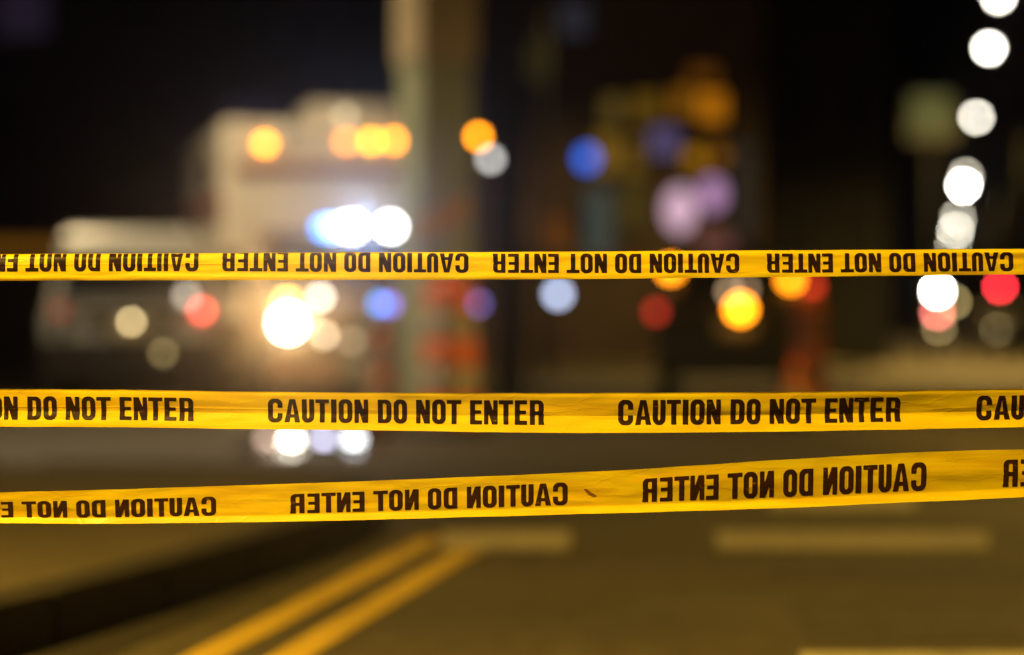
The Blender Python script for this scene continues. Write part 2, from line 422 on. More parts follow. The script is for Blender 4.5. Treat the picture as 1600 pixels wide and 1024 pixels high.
# ------------------------------------------------------------------ poles
d = 23.0
p = PX(657, 512, d)
colm = thing('square_column', 'thick square grey green column in front of the ambulance', 'column', (p.x + 0.13, d + 0.40, 0))
cw = 0.275
MB().box((0, 0, 1.75), (2 * cw, 2 * cw, 3.5), R(28)).build('shaft', M_column, colm, bevel=0.02)
MB().box((0, 0, 5.3), (2 * cw + 0.06, 2 * cw + 0.06, 3.6), R(28)).build('upper_casing', mat('beige_column_casing', (0.42, 0.35, 0.23), 0.75, vary=0.1), colm, bevel=0.02)
MB().box((0, 0, 0.06), (0.8, 0.8, 0.12), R(28)).build('base', M_concrete, colm, bevel=0.02)
p = PX(690, 342, 22.4)
ys = thing('yellow_sign', 'small slanted yellow plate fixed to the grey green column', 'sign', p, 0)
sgn = MB(); ww, hh = 0.25, 0.11
sgn.hexa([(-ww, 0, -hh - .13), (ww, 0, -hh + .13), (ww, 0.02, -hh + .13), (-ww, 0.02, -hh - .13), (-ww, 0, hh - .13), (ww, 0, hh + .13), (ww, 0.02, hh + .13), (-ww, 0.02, hh - .13)]).build('plate', M_yellow, ys)
MB().box((0.0, 0.22, 0), (0.05, 0.4, 0.05)).build('bracket', M_steel, ys)
p = PX(797, 512, 34)
sp = thing('signal_pole', 'slimmer olive green pole right of the square column', 'pole', (p.x, 34, 0))
MB().cyl((0, 0, 0), (0, 0, 6.5), 0.19, 0.14, 16).build('shaft', M_signal, sp, smooth=True)
MB().cyl((0, 0, 0), (0, 0, 0.35), 0.26, 0.24, 16).build('base', M_signal, sp)
MB().cyl((0, 0, 6.5), (0, 0, 6.6), 0.16, 0.05, 16).build('cap', M_signal, sp)

# ------------------------------------------------------------------ vehicles
def wheel(t, x, y, r=0.38, w=0.24, rim=M_chrome):
    o = MB().cyl((x - w / 2, y, r), (x + w / 2, y, r), r, n=24).build('wheel', M_black, t, bevel=0.02)
    MB().cyl((x - w / 2 - 0.008, y, r), (x + w / 2 + 0.008, y, r), r * 0.6, n=20).build('rim', rim, o)
    return o
def lens(t, loc, r, col, B, d, name, depth=0.03, parent=None, rx=None):
    """round lamp lens facing the front of its vehicle (-y)"""
    return MB().cyl((loc[0], loc[1], loc[2]), (loc[0], loc[1] - depth, loc[2]), r, r * 0.9, 18).build(name, emi(col, B * disc_gain(r, d)), parent or t)

AW = R(13)
amb_pos = Vector((-1.62, 25.35, 0))
amb = thing('ambulance', 'cream box ambulance facing the camera with amber roof lamps and blazing headlight', 'ambulance', amb_pos, AW)
def amb_hit(u, v, yl):
    """point of the local plane y = yl seen at photo pixel (u, v)"""
    inv = Matrix.Rotation(-AW, 4, 'Z')
    o = inv @ (Vector((0, 0, H)) - amb_pos); dv = inv @ (PX(u, v, 1.0) - Vector((0, 0, H)))
    k = (yl - o.y) / dv.y; return o + dv * k
BY = 1.65
MB().box((0, BY + 2.3, 0.72), (2.50, 4.64, 0.66)).build('side_skirt', M_cab, amb, bevel=0.03)
MB().box((0, BY + 2.3, 1.90), (2.46, 4.6, 2.66)).build('box_body', M_ambw, amb, bevel=0.06)
MB().prism([(BY - 0.003, 0.45), (0.0, 0.45), (-0.08, 0.75), (0.0, 1.18), (0.72, 1.32), (1.18, 2.0), (BY - 0.003, 2.04)], -1.0, 1.0, lambda z: max(0, (z - 1.3)) * 0.16).build('cab', M_cab, amb, bevel=0.04)
MB().hexa([(-0.86, 0.735, 1.36), (0.86, 0.735, 1.36), (0.86, 0.80, 1.36), (-0.86, 0.80, 1.36), (-0.76, 1.145, 1.96), (0.76, 1.145, 1.96), (0.76, 1.2, 1.96), (-0.76, 1.2, 1.96)]).build('windscreen', M_glass, amb)
MB().box((0, -0.11, 0.52), (2.04, 0.16, 0.26)).build('bumper', M_chrome, amb, bevel=0.03)
gr = MB().box((0, -0.085, 0.92), (1.1, 0.03, 0.34)).build('grille', M_dark, amb)
for k in range(5): MB().box((0, -0.11, 0.79 + k * 0.065), (1.06, 0.02, 0.025)).build('grille_slat', M_chrome, gr)
for sx in (-1, 1):
    wheel(amb, sx * 0.9, 0.75, 0.40); wheel(amb, sx * 1.06, BY + 3.1, 0.42)
    mo = MB().box((sx * 1.22, 0.95, 1.55), (0.22, 0.12, 0.42)).build('mirror', M_dark, amb, bevel=0.03)
    MB().cyl((sx * 0.9, 0.98, 1.5), (sx * 1.15, 0.96, 1.5), 0.02, n=8).build('mirror_arm', M_dark, mo)
MB().box((0.28, BY + 0.9, 3.36), (1.0, 1.2, 0.26)).build('roof_unit', M_ambw, amb, bevel=0.05)
MB().box((0, BY - 0.02, 2.72), (2.2, 0.03, 0.10)).build('red_trim', mat('dull_red_trim', (0.30, 0.10, 0.05), 0.5), amb)
AMB = 27.0
amber = (1.0, .30, .004)
for u, v, B, c in ((414, 225, 1.25, amber), (541, 222, .62, (1, .33, .05)), (580, 221, 1.05, (1, .42, .003)), (616, 220, 1.25, amber), (747, 214, 1.5, amber)):
    q = amb_hit(u, v, BY); lens(amb, q, 0.052, c, B, AMB, 'marker_lamp', 0.05)
for u, v, B, c in ((507, 358, 1.9, (.05, .30, 1)), (519, 358, 2.2, (.42, .66, 1)), (548, 357, 7, (.95, .97, 1)), (610, 355, 4, (1, 1, .97))):
    q = amb_hit(u, v, BY - 0.42); lens(amb, q, 0.085 if B != 7 else 0.1, c, B, AMB, 'flood_lamp', 0.06)
# light bar body that carries the flood lamps on the cab roof
qa, qb = amb_hit(500, 357, BY - 0.40), amb_hit(640, 357, BY - 0.40)
MB().box(((qa.x + qb.x) / 2, BY - 0.36, qa.z), (qb.x - qa.x, 0.1, 0.26)).build('light_bar', M_dark, amb, bevel=0.02)
MB().box(((qa.x + qb.x) / 2, BY - 0.2, qa.z - 0.03), (0.3, 0.35, 0.08)).build('light_bar_bracket', M_dark, amb)
q = amb_hit(450, 505, -0.09); lens(amb, q, 0.125, (1, .93, .72), 14, 25, 'headlight', 0.05)
q2 = Vector((0.80, -0.09, q.z)); lens(amb, q2, 0.115, (1, .9, .7), 1.2, 25, 'headlight', 0.05)
q = amb_hit(449, 474, -0.05); lens(amb, q, 0.075, (1, .62, .12), 1.4, 25, 'turn_signal', 0.06)
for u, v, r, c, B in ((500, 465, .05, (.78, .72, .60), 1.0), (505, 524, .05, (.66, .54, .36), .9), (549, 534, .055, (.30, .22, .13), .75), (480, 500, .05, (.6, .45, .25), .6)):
    q = amb_hit(u, v, -0.06); lens(amb, q, r, c, B, 25, 'grille_spot', 0.06)  # small emissive discs on the cab front
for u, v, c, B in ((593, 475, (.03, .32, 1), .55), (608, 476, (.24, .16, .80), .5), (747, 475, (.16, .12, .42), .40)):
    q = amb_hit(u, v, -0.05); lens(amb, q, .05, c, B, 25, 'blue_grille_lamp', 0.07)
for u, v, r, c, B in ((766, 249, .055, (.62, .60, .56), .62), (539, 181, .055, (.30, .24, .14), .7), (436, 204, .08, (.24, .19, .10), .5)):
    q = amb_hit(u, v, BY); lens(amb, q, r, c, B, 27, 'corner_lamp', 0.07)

def suv(name, label, cat, pos, yaw, paint, W=1.86, L=4.7, Ht=1.95, wtop=None, group=None):
    """boxy vehicle with its back towards -y"""
    t = thing(name, label, cat, pos, yaw, group)
    w = W / 2
    MB().prism([(0.02, 0.42), (0.0, 0.62), (0.04, 1.16), (L - 1.35, 1.12), (L - 0.12, 0.98), (L, 0.72), (L - 0.03, 0.40)], -w, w).build('body', paint, t, bevel=0.06)
    MB().prism([(0.10, 1.155), (0.30, Ht - 0.05), (0.5, Ht), (L - 2.5, Ht), (L - 2.2, Ht - 0.08), (L - 1.45, 1.115)], -w + 0.03, w - 0.03, lambda z: max(0, z - 1.15) * 0.2).build('cabin', paint, t, bevel=0.05)
    ins = lambda z: 0.03 + max(0, z - 1.15) * 0.2
    z0, z1 = 1.26, wtop or Ht - 0.16
    yb = lambda z: 0.10 + (z - 1.155) / (Ht - 0.05 - 1.155) * 0.2
    MB().hexa([(-w + .14, yb(z0) - .012, z0), (w - .14, yb(z0) - .012, z0), (w - .14, yb(z0) + .03, z0), (-w + .14, yb(z0) + .03, z0), (-w + .26, yb(z1) - .012, z1), (w - .26, yb(z1) - .012, z1), (w - .26, yb(z1) + .03, z1), (-w + .26, yb(z1) + .03, z1)]).build('rear_window', M_glass, t)
    for sx in (-1, 1):
        for ya, yb2 in ((0.42, 1.45), (1.55, L - 2.05)):
            xo0, xo1 = w - ins(z0), w - ins(z1)
            g = 0.008
            MB().hexa([(sx * (xo0 + g), ya, z0), (sx * (xo0 + g), yb2, z0), (sx * (xo0 - .02), yb2, z0), (sx * (xo0 - .02), ya, z0), (sx * (xo1 + g), ya + .05, z1), (sx * (xo1 + g), yb2 - .12, z1), (sx * (xo1 - .02), yb2 - .12, z1), (sx * (xo1 - .02), ya + .05, z1)]).build('side_window', M_glass, t)
        wheel(t, sx * (w - 0.13), 0.95, 0.37); wheel(t, sx * (w - 0.13), L - 0.95, 0.37)
        MB().box((sx * (w + 0.08), L - 1.75, 1.2), (0.16, 0.1, 0.16)).build('mirror', M_dark, t, bevel=0.02)
    MB().box((0, -0.07, 0.60), (W * 0.97, 0.18, 0.46)).build('bumper', M_dark, t, bevel=0.03)
    MB().box((0, L / 2, 0.58), (W + 0.012, L - 0.1, 0.44)).build('lower_cladding', M_dark, t, bevel=0.02)
    MB().box((0, -0.003, 0.94), (0.42, 0.03, 0.15)).build('number_plate', M_refl, t)
    return t
def hit(pos, yaw, u, v, yl):
    inv = Matrix.Rotation(-yaw, 4, 'Z'); o = inv @ (Vector((0, 0, H)) - Vector(pos)); dv = inv @ (PX(u, v, 1.0) - Vector((0, 0, H)))
    return o + dv * ((yl - o.y) / dv.y)

for k in range(3):
    MB().box((-1.262, BY + 0.85 + k * 1.45, 1.25), (0.02, 1.3, 1.3)).build('locker_door', M_ambw, amb, bevel=0.01)
MB().box((-1.265, BY + 2.3, 2.35), (0.012, 4.5, 0.16)).build('side_stripe', mat('dull_red_stripe', (.28, .05, .03), .5), amb)
MB().box((-1.262, BY + 1.2, 2.72), (0.02, 0.7, 0.4)).build('side_window', M_glass, amb)
for sx in (-1, 1):
    MB().box((sx * 0.985, 0.98, 0.98), (0.06, 0.9, 0.62)).build('cab_door', M_cab, amb, bevel=0.01)
vp = Vector(((203 - 800) / F * 26, 26, 0)); vy = R(6)
van = suv('white_suv', 'white parked estate seen from behind with red tail lamp lit', 'car', vp, vy, M_white, Ht=2.03, wtop=1.68)
for u, v, r, c, B, nm in ((316, 486, .06, (1, .10, .07), .95, 'tail_lamp'), (94, 486, .06, (.2, .02, .015), .3, 'tail_lamp'), (292, 462, .06, (.42, .36, .28), .72, 'reversing_lamp'), (205, 503, .032, (.55, .42, .20), .80, 'plate_lamp'), (255, 552, .045, (.16, .115, .045), .8, 'bumper_lamp')):
    q = hit(vp, vy, u, v, -0.0 if nm != 'bumper_lamp' else -0.14); lens(van, q, r, c, B, 26, nm, 0.05)

for sx in (-1, 1):
    MB().box((sx * 0.68, 1.3, 2.06), (0.04, 1.6, 0.05)).build('roof_rail', M_dark, van)
MB().box((0, -0.004, 1.07), (1.0, 0.04, 0.05)).build('tailgate_trim', M_chrome, van)
MB().box((0.0, 0.02, 1.19), (1.5, 0.05, 0.03)).build('window_seal', M_dark, van)
MB().cyl((0.05, 0.10, 1.27), (0.5, 0.13, 1.42), 0.012, n=8).build('rear_wiper', M_dark, van)
MB().box((-0.72, 0.0, 0.98), (0.14, 0.05, 0.3)).build('lamp_cluster', M_dark, van)
dp = Vector(((1150 - 800) / F * 28, 28, 0)); dy = R(-4)
dv_ = suv('black_utility_van', 'black vehicle seen from behind with glowing amber warning lamps', 'car', dp, dy, M_blackpaint, W=1.84, Ht=1.86)
amb2 = (1.0, .28, .006)
for u, v, r, c, B, nm in ((1048, 421, .09, amb2, 2.3, 'warning_lamp'), (1235, 437, .085, amb2, 2.0, 'warning_lamp'), (1157, 483, .105, amb2, 4.6, 'warning_lamp'), (1025, 487, .07, (1, .06, .03), .22, 'tail_lamp'), (1268, 448, .07, (1, .05, .02), .40, 'tail_lamp'), (1140, 456, .05, (.30, .20, .11), .7, 'glowing_reflector'), (1165, 452, .05, (.25, .16, .09), .6, 'glowing_reflector'), (1268, 480, .06, (.35, .10, .05), .5, 'glowing_reflector')):  # reflectors get their own glow in place of reflected light
    yl = -0.0 if v > 440 else 0.02
    q = hit(dp, dy, u, v, yl); lens(dv_, q, r, c, B, 28, nm, 0.06)

# distant traffic on the right hand street
tr = 'distant cars on the right hand street'
c1p = Vector(((1468 - 800) / F * 95, 95, 0)); c1 = suv('distant_car', 'distant dark car with pinkish red lamp under the white lantern', 'car', c1p, R(-10), M_blackpaint, Ht=1.8, group=tr)
for u, v, c, B, r in ((1465, 489, (1, .22, .18), .75, .12), (1490, 472, (.28, .21, .08), .75, .11), (1467, 512, (.20, .15, .06), .7, .11)):
    q = hit(c1p, R(-10), u, v, 0.0); lens(c1, q, r, c, B, 95, 'tail_lamp', 0.12)
c2p = Vector(((1568 - 800) / F * 78, 78, 0)); c2 = suv('distant_car', 'distant dark car with faint beige lamp at the right edge', 'car', c2p, R(-10), M_blackpaint, Ht=1.6, group=tr)
q = hit(c2p, R(-10), 1560, 515, 0.0); lens(c2, q, .085, (.26, .20, .09), .8, 78, 'tail_lamp', 0.1)
# pedestrian signal and post lantern
p = PX(1562, 448, 74)
ps = thing('pedestrian_signal', 'red pedestrian signal on a post at the right edge', 'traffic light', (p.x, 74, 0))
MB().cyl((0, 0.1, 0), (0, 0.1, p.z + 0.35), 0.05, n=10).build('post', M_lamp_post, ps)
MB().box((0, 0, p.z - 0.1), (0.34, 0.16, 0.68)).build('signal_box', M_dark, ps, bevel=0.02)
lens(ps, (0, -0.082, p.z), .1, (1, .03, .045), 1.15, 74, 'red_lens')
MB().cyl((0, -0.082, p.z - 0.26), (0, -0.1, p.z - 0.26), .1, n=18).build('dark_lens', M_glass, ps)
p = PX(1465, 455, 140)
pl = thing('post_lantern', 'bright white round lantern on a post below the row of street lamps', 'lamp', (p.x, 140, 0))
MB().cyl((0, 0, 0), (0, 0, p.z - 0.2), 0.06, n=10).build('post', M_lamp_post, pl)
MB().sphere((0, 0, p.z), .2, 18, 10).build('globe', emi((1, .95, .82), 4.0 * disc_gain(.2, 140)), pl, smooth=True)
MB().cyl((0, 0, p.z + 0.19), (0, 0, p.z + 0.26), .09, .02, n=12).build('cap', M_lamp_post, pl)
# bluish white work light
p = PX(872, 460, 40)
wl = thing('work_light', 'pale blue white work light on a tripod', 'lamp', (p.x, 40, 0))
for k in range(3):
    an = 2 * pi * k / 3 + 0.4; MB().cyl((0, 0.1, 0.8), (cos(an) * 0.45, 0.1 + sin(an) * 0.45, 0), 0.018, n=8).build('leg', M_steel, wl)
MB().cyl((0, 0.1, 0.75), (0, 0.1, p.z - 0.1), 0.02, n=8).build('pole', M_steel, wl)
MB().cyl((0, 0.14, p.z), (0, 0.0, p.z), 0.08, 0.13, 20).build('housing', M_dark, wl)
lens(wl, (0, -0.003, p.z), .105, (.50, .58, .82), .85, 40, 'lens')

# glowing balls added in place of vehicle lights reflected on the road
for u, v, c, B, lab in ((418, 690, (.75, .50, .38), .75, 'dim pinkish glint low on the road, leftmost below the middle tape'), (455, 692, (1, .92, .78), 4.5, 'brightest white glint low on the road below the middle tape'), (506, 690, (.72, .72, 1), 1.3, 'pale violet glint low on the road between two white ones'), (553, 691, (.93, .97, 1), 1.9, 'cool white glint low on the road, rightmost below the middle tape')):
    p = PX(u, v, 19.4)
    t = thing('road_glint', lab, 'reflection', (p.x, 19.4, 0.004), 0, 'added glowing glints low on the road before the ambulance')
    MB().lathe((0, 0, 0), [(.075, 0), (.075, .02), (.06, max(.03, p.z - .04))], 18).build('base', M_dark, t)  # added stand that holds the glint ball
    MB().sphere((0, 0, p.z), .055, 14, 8).build('glint_ball', emi(c, B * disc_gain(.055, 19.4)), t, smooth=True)
# ------------------------------------------------------------------ traffic drums and cones
def drum(name, label, u, d, hgt=1.0, r=0.29, group=None, m2=None, m1=None):
    t = thing(name, label, 'traffic drum', ((u - 800) / F * d, d, 0), 0, group)
    MB().lathe((0, 0, 0), [(r * 1.35, 0), (r * 1.35, 0.06), (r * 1.12, 0.10)], 24).build('rubber_base', M_black, t)
    n = 5; z = 0.1; st = (hgt - 0.1) / n
    for k in range(n):
        r0 = r * (1 - 0.04 * k); MB().lathe((0, 0, 0), [(r0, z), (r0 * 1.015, z + 0.01), (r0 * 0.97, z + st - 0.002)], 24).build('band', (m1 or M_orange) if k % 2 == 0 else (m2 or M_refl), t, smooth=True)
        z += st
    MB().box((0, 0, hgt + 0.05), (0.22, 0.04, 0.1)).build('handle', M_orange, t)
    return t
DR = 'orange and white traffic drums'
drum('traffic_drum', 'orange and white banded traffic drum in front of the square column', 703, 21.5, 1.34, .27, DR)
drum('traffic_drum', 'orange traffic drum beside the black vehicle', 1264, 25.5, 1.25, .20, DR, mat('dull_orange_band', (.09, .022, .010), .6), mat('dark_orange_plastic', (.17, .03, .008), .6))  # bands in a darker orange than the other drum
def cone(label, u, d, hgt=0.9):
    t = thing('traffic_cone', label, 'traffic cone', ((u - 800) / F * d, d, 0), 0, 'traffic cones')
    MB().box((0, 0, 0.02), (0.42, 0.42, 0.04)).build('base', M_black, t, bevel=0.01)
    rr = lambda z: 0.17 * (1 - (z - 0.04) / hgt) + 0.025
    zs = [0.04, 0.30 * hgt, 0.45 * hgt, 0.6 * hgt, 0.72 * hgt, hgt]
    for k in range(5): MB().cyl((0, 0, zs[k]), (0, 0, zs[k + 1]), rr(zs[k]), rr(zs[k + 1]), 20).build('band', M_orange if k % 2 == 0 else M_refl, t, smooth=True)
    return t
cone('orange and white traffic cone left of the banded drum', 596, 21.8, 0.95)
cone('orange traffic cone behind the drum beside the black vehicle', 1242, 24.0, 0.62)

# narrow beams and thin haze added to shape the lens glow round the lamps
def glow_beam(t, loc, aim, power, col, size):
    li = bpy.data.lights.new('glow_beam', 'SPOT'); li.energy = power; li.color = col; li.spot_size = R(size); li.spot_blend = 1.0; li.shadow_soft_size = 0.1
    o = bpy.data.objects.new('glow_beam', li); C.objects.link(o); o.parent = t; o.location = loc
    dv = (Vector(aim) - (t.matrix_basis @ Vector(loc))); dv = Matrix.Rotation(-t.rotation_euler.z, 3, 'Z') @ dv
    o.rotation_euler = dv.to_track_quat('-Z', 'Y').to_euler()
q = amb_hit(450, 505, -0.17); glow_beam(amb, q, (0, 0, 1.5), 14000, (1, .56, .20), 6)
q = amb_hit(560, 357, BY - 0.56); glow_beam(amb, q, (0, 0, 1.4), 6500, (.48, .64, 1), 6)
hz = MB().box((0, 330, 16), (900, 700, 34)).build('haze', None)
hz['kind'] = 'stuff'
m = bpy.data.materials.new('glow_haze'); m.use_nodes = True; nt = m.node_tree; nt.nodes.clear()
o = nt.nodes.new('ShaderNodeOutputMaterial'); v = nt.nodes.new('ShaderNodeVolumePrincipled')
v.inputs['Color'].default_value = (.95, .95, .95, 1); v.inputs['Density'].default_value = 0.00012; v.inputs['Anisotropy'].default_value = 0.972
nt.links.new(v.outputs[0], o.inputs['Volume']); hz.data.materials.append(m)

# ------------------------------------------------------------------ caution tapes
def tape_mat(name, yellow):
    m = bpy.data.materials.new(name); m.use_nodes = True
    nt = m.node_tree; L = nt.links.new
    p = nt.nodes['Principled BSDF']; out = nt.nodes['Material Output']
    g = nt.nodes.new('ShaderNodeNewGeometry')
    mp = nt.nodes.new('ShaderNodeMapping'); mp.inputs['Scale'].default_value = (3, 30, 60)
    L(g.outputs['Position'], mp.inputs['Vector'])
    n1 = nt.nodes.new('ShaderNodeTexNoise'); n1.inputs['Scale'].default_value = 1.6; n1.inputs['Detail'].default_value = 6
    L(mp.outputs[0], n1.inputs['Vector'])
    n2 = nt.nodes.new('ShaderNodeTexNoise'); n2.inputs['Scale'].default_value = 55; n2.inputs['Detail'].default_value = 8; n2.inputs['Roughness'].default_value = 0.7
    L(g.outputs['Position'], n2.inputs['Vector'])
    r = nt.nodes.new('ShaderNodeValToRGB'); r.color_ramp.elements[0].position = 0.25; r.color_ramp.elements[1].position = 0.75
    r.color_ramp.elements[0].color = (yellow[0] * .88, yellow[1] * .72, yellow[2], 1); r.color_ramp.elements[1].color = (*yellow, 1)
    L(n1.outputs['Fac'], r.inputs[0])
    # small scuffs and dirt
    rd = nt.nodes.new('ShaderNodeValToRGB'); rd.color_ramp.elements[0].position = 0.70; rd.color_ramp.elements[1].position = 0.78
    rd.color_ramp.elements[0].color = (0, 0, 0, 1); rd.color_ramp.elements[1].color = (1, 1, 1, 1)
    L(n2.outputs['Fac'], rd.inputs[0])
    mx = nt.nodes.new('ShaderNodeMix'); mx.data_type = 'RGBA'; mx.inputs[7].default_value = (.42, .22, .02, 1)
    L(rd.outputs[0], mx.inputs[0]); L(r.outputs[0], mx.inputs[6]); L(mx.outputs[2], p.inputs['Base Color'])
    p.inputs['Roughness'].default_value = 0.27; p.inputs['Specular IOR Level'].default_value = 0.5
    bp = nt.nodes.new('ShaderNodeBump'); bp.inputs['Strength'].default_value = 0.2; bp.inputs['Distance'].default_value = 0.004
    n3 = nt.nodes.new('ShaderNodeTexNoise'); n3.inputs['Scale'].default_value = 4.0; n3.inputs['Detail'].default_value = 3
    m3 = nt.nodes.new('ShaderNodeMapping'); m3.inputs['Scale'].default_value = (1.2, 4, 7); L(g.outputs['Position'], m3.inputs['Vector']); L(m3.outputs[0], n3.inputs['Vector'])
    a3 = nt.nodes.new('ShaderNodeMath'); a3.operation = 'MULTIPLY_ADD'; a3.inputs[1].default_value = 0.9; a3.inputs[2].default_value = -0.45
    s3 = nt.nodes.new('ShaderNodeMath'); s3.operation = 'ADD'; L(n3.outputs['Fac'], a3.inputs[0]); L(a3.outputs[0], s3.inputs[0]); L(n1.outputs['Fac'], s3.inputs[1]); L(s3.outputs[0], r.inputs[0])
    # crinkles: thin crease lines in random directions
    mv = nt.nodes.new('ShaderNodeMapping'); mv.inputs['Scale'].default_value = (9, 1, 34); mv.inputs['Rotation'].default_value = (0, R(9), 0)
    L(g.outputs['Position'], mv.inputs['Vector'])
    wv = nt.nodes.new('ShaderNodeMix'); wv.data_type = 'RGBA'; wv.inputs[0].default_value = 0.35
    nn = nt.nodes.new('ShaderNodeTexNoise'); nn.inputs['Scale'].default_value = 1.3; L(mv.outputs[0], nn.inputs['Vector'])
    L(mv.outputs[0], wv.inputs[6]); L(nn.outputs['Color'], wv.inputs[7])
    vo = nt.nodes.new('ShaderNodeTexVoronoi'); vo.feature = 'DISTANCE_TO_EDGE'; vo.inputs['Scale'].default_value = 1.5
    L(wv.outputs[2], vo.inputs['Vector'])
    vr = nt.nodes.new('ShaderNodeValToRGB'); vr.color_ramp.elements[0].position = 0.0; vr.color_ramp.elements[1].position = 0.05
    vr.color_ramp.elements[0].color = (1, 1, 1, 1); vr.color_ramp.elements[1].color = (0, 0, 0, 1)
    L(vo.outputs['Distance'], vr.inputs[0])
    b2 = nt.nodes.new('ShaderNodeBump'); b2.inputs['Strength'].default_value = 0.2; b2.inputs['Distance'].default_value = 0.0012
    L(n1.outputs['Fac'], bp.inputs['Height']); L(vr.outputs[0], b2.inputs['Height']); L(bp.outputs[0], b2.inputs['Normal']); L(b2.outputs[0], p.inputs['Normal'])
    tr = nt.nodes.new('ShaderNodeBsdfTranslucent'); tr.inputs[0].default_value = (.95, .66, .015, 1)
    mxs = nt.nodes.new('ShaderNodeMixShader'); mxs.inputs[0].default_value = 0.25
    L(p.outputs[0], mxs.inputs[1]); L(tr.outputs[0], mxs.inputs[2]); L(mxs.outputs[0], out.inputs[0])
    return m
def ink_mat(name='brown_black_ink', k=1.0):
    m = bpy.data.materials.new(name); m.use_nodes = True
    nt = m.node_tree; L = nt.links.new; p = nt.nodes['Principled BSDF']
    g = nt.nodes.new('ShaderNodeNewGeometry')
    mp = nt.nodes.new('ShaderNodeMapping'); mp.inputs['Scale'].default_value = (60, 30, 220); mp.inputs['Rotation'].default_value = (0, R(12), 0)
    L(g.outputs['Position'], mp.inputs['Vector'])
    n = nt.nodes.new('ShaderNodeTexNoise'); n.inputs['Scale'].default_value = 1.0; n.inputs['Detail'].default_value = 5
    L(mp.outputs[0], n.inputs['Vector'])
    r = nt.nodes.new('ShaderNodeValToRGB')
    e = r.color_ramp.elements
    e[0].position = 0.3; e[0].color = (.016 * k, .006 * k, .004, 1); e[1].position = 0.66; e[1].color = (.034 * k, .011 * k, .005, 1)
    x = e.new(0.74); x.color = (.24, .12, .008, 1)
    L(n.outputs['Fac'], r.inputs[0]); L(r.outputs[0], p.inputs['Base Color'])
    p.inputs['Roughness'].default_value = 0.4; p.inputs['Specular IOR Level'].default_value = 0.25
    return m
M_tape = tape_mat('yellow_tape_film', (.86, .735, .006))
M_ink = ink_mat(k=0.65)
M_ink_back = ink_mat('brown_ink_seen_through_film', 1.15)

def cr(pts):
    """smooth curve through (u, value) knots"""
    xs = [p[0] for p in pts]; ys = [p[1] for p in pts]; n = len(xs)
    ms = []
    for i in range(n):
        if i == 0: ms.append((ys[1] - ys[0]) / (xs[1] - xs[0]))
        elif i == n - 1: ms.append((ys[-1] - ys[-2]) / (xs[-1] - xs[-2]))
        else: ms.append((ys[i + 1] - ys[i - 1]) / (xs[i + 1] - xs[i - 1]))
    def f(x):
        if x <= xs[0]: return ys[0] + ms[0] * (x - xs[0])
        if x >= xs[-1]: return ys[-1] + ms[-1] * (x - xs[-1])
        for i in range(n - 1):
            if x <= xs[i + 1]:
                h = xs[i + 1] - xs[i]; t = (x - xs[i]) / h
                return (2*t**3 - 3*t**2 + 1)*ys[i] + (t**3 - 2*t**2 + t)*h*ms[i] + (-2*t**3 + 3*t**2)*ys[i+1] + (t**3 - t**2)*h*ms[i+1]
    return f
K0 = D0 / F
def lerp_prof(kn, t):
    for (t0, a), (t1, b) in zip(kn, kn[1:]):
        if t <= t1: return a + (b - a) * (t - t0) / (t1 - t0)
    return kn[-1][1]

class Tape:
    def __init__(s, top, bot, prof, seed, edge=0.4):
        s.top = cr(top); s.bot = cr(bot); s.prof = prof; s.seed = seed; s.edge = edge
    def at(s, u, t, lift=0.0):
        a, b = s.top(u), s.bot(u); v = a + (b - a) * t
        e = noise.noise(Vector((u * 0.013, s.seed, 0))) * s.edge + noise.noise(Vector((u * 0.05, s.seed + 4, 0))) * s.edge * 0.5
        v += e * (abs(t - 0.5) * 2)
        y = s.prof(u, t)
        y += noise.noise(Vector((u * 0.004, t * 2.2, s.seed))) * 0.004 + noise.noise(Vector((u * 0.02, t * 5, s.seed + 9))) * 0.0014
        return Vector(((u - 800) * K0, D0 + y - lift, H + (512 - v) * K0))

def prof2(u, t):      # valley crease 58 % down, a fine ridge line at 46 %
    k = 1 if u > 700 else 0.45 + 0.55 * max(0, min(1, (u + 200) / 900))
    y = lerp_prof([(0, 0.0), (0.03, 0.0012), (0.10, 0.0010), (0.585, 0.0105 * k), (1, 0.0)], t)
    w = max(0, 1 - max(0, (u - 560) / 200)) if u > 560 else 1
    y -= 0.0006 * w * math.exp(-((t - 0.47) / 0.016) ** 2)
    return y
def prof1(u, t):
    y = 0.0
    tt = 0.22
    if t < tt: y += 0.014 * (1 - math.sqrt(max(0, 1 - ((tt - t) / tt) ** 2)))
    y -= 0.004 * (t - tt)
    if t > 0.88: y += 0.0025 * ((t - 0.88) / 0.12) ** 2 * (1 if u < 900 else .4)
    w = max(0, 1 - max(0, (u - 480) / 220)) if u > 480 else 1
    y -= 0.0006 * w * math.exp(-((t - 0.41) / 0.018) ** 2)
    return y
def prof3(u, t):
    return lerp_prof([(0, 0.0), (0.80, 0.0085), (0.83, 0.0085), (1, 0.001)], t)
T1 = Tape([(-400, 398), (0, 396.8), (500, 394.5), (800, 393.5), (1180, 391), (1600, 388.5), (2000, 386)], [(-400, 440), (0, 438.8), (500, 437.8), (800, 437), (1000, 435.5), (1180, 433.5), (1600, 429), (2000, 425)], prof1, 1.3, .35)
T2 = Tape([(-400, 606), (0, 607.8), (210, 609.3), (420, 612.3), (600, 613.4), (860, 614.2), (1040, 613.6), (1240, 612), (1600, 607.5), (2000, 602)], [(-400, 664), (0, 666.8), (210, 668), (400, 670.8), (600, 673), (860, 676.5), (1000, 676.6), (1240, 674.3), (1600, 667.5), (2000, 660)], prof2, 5.1, .45)
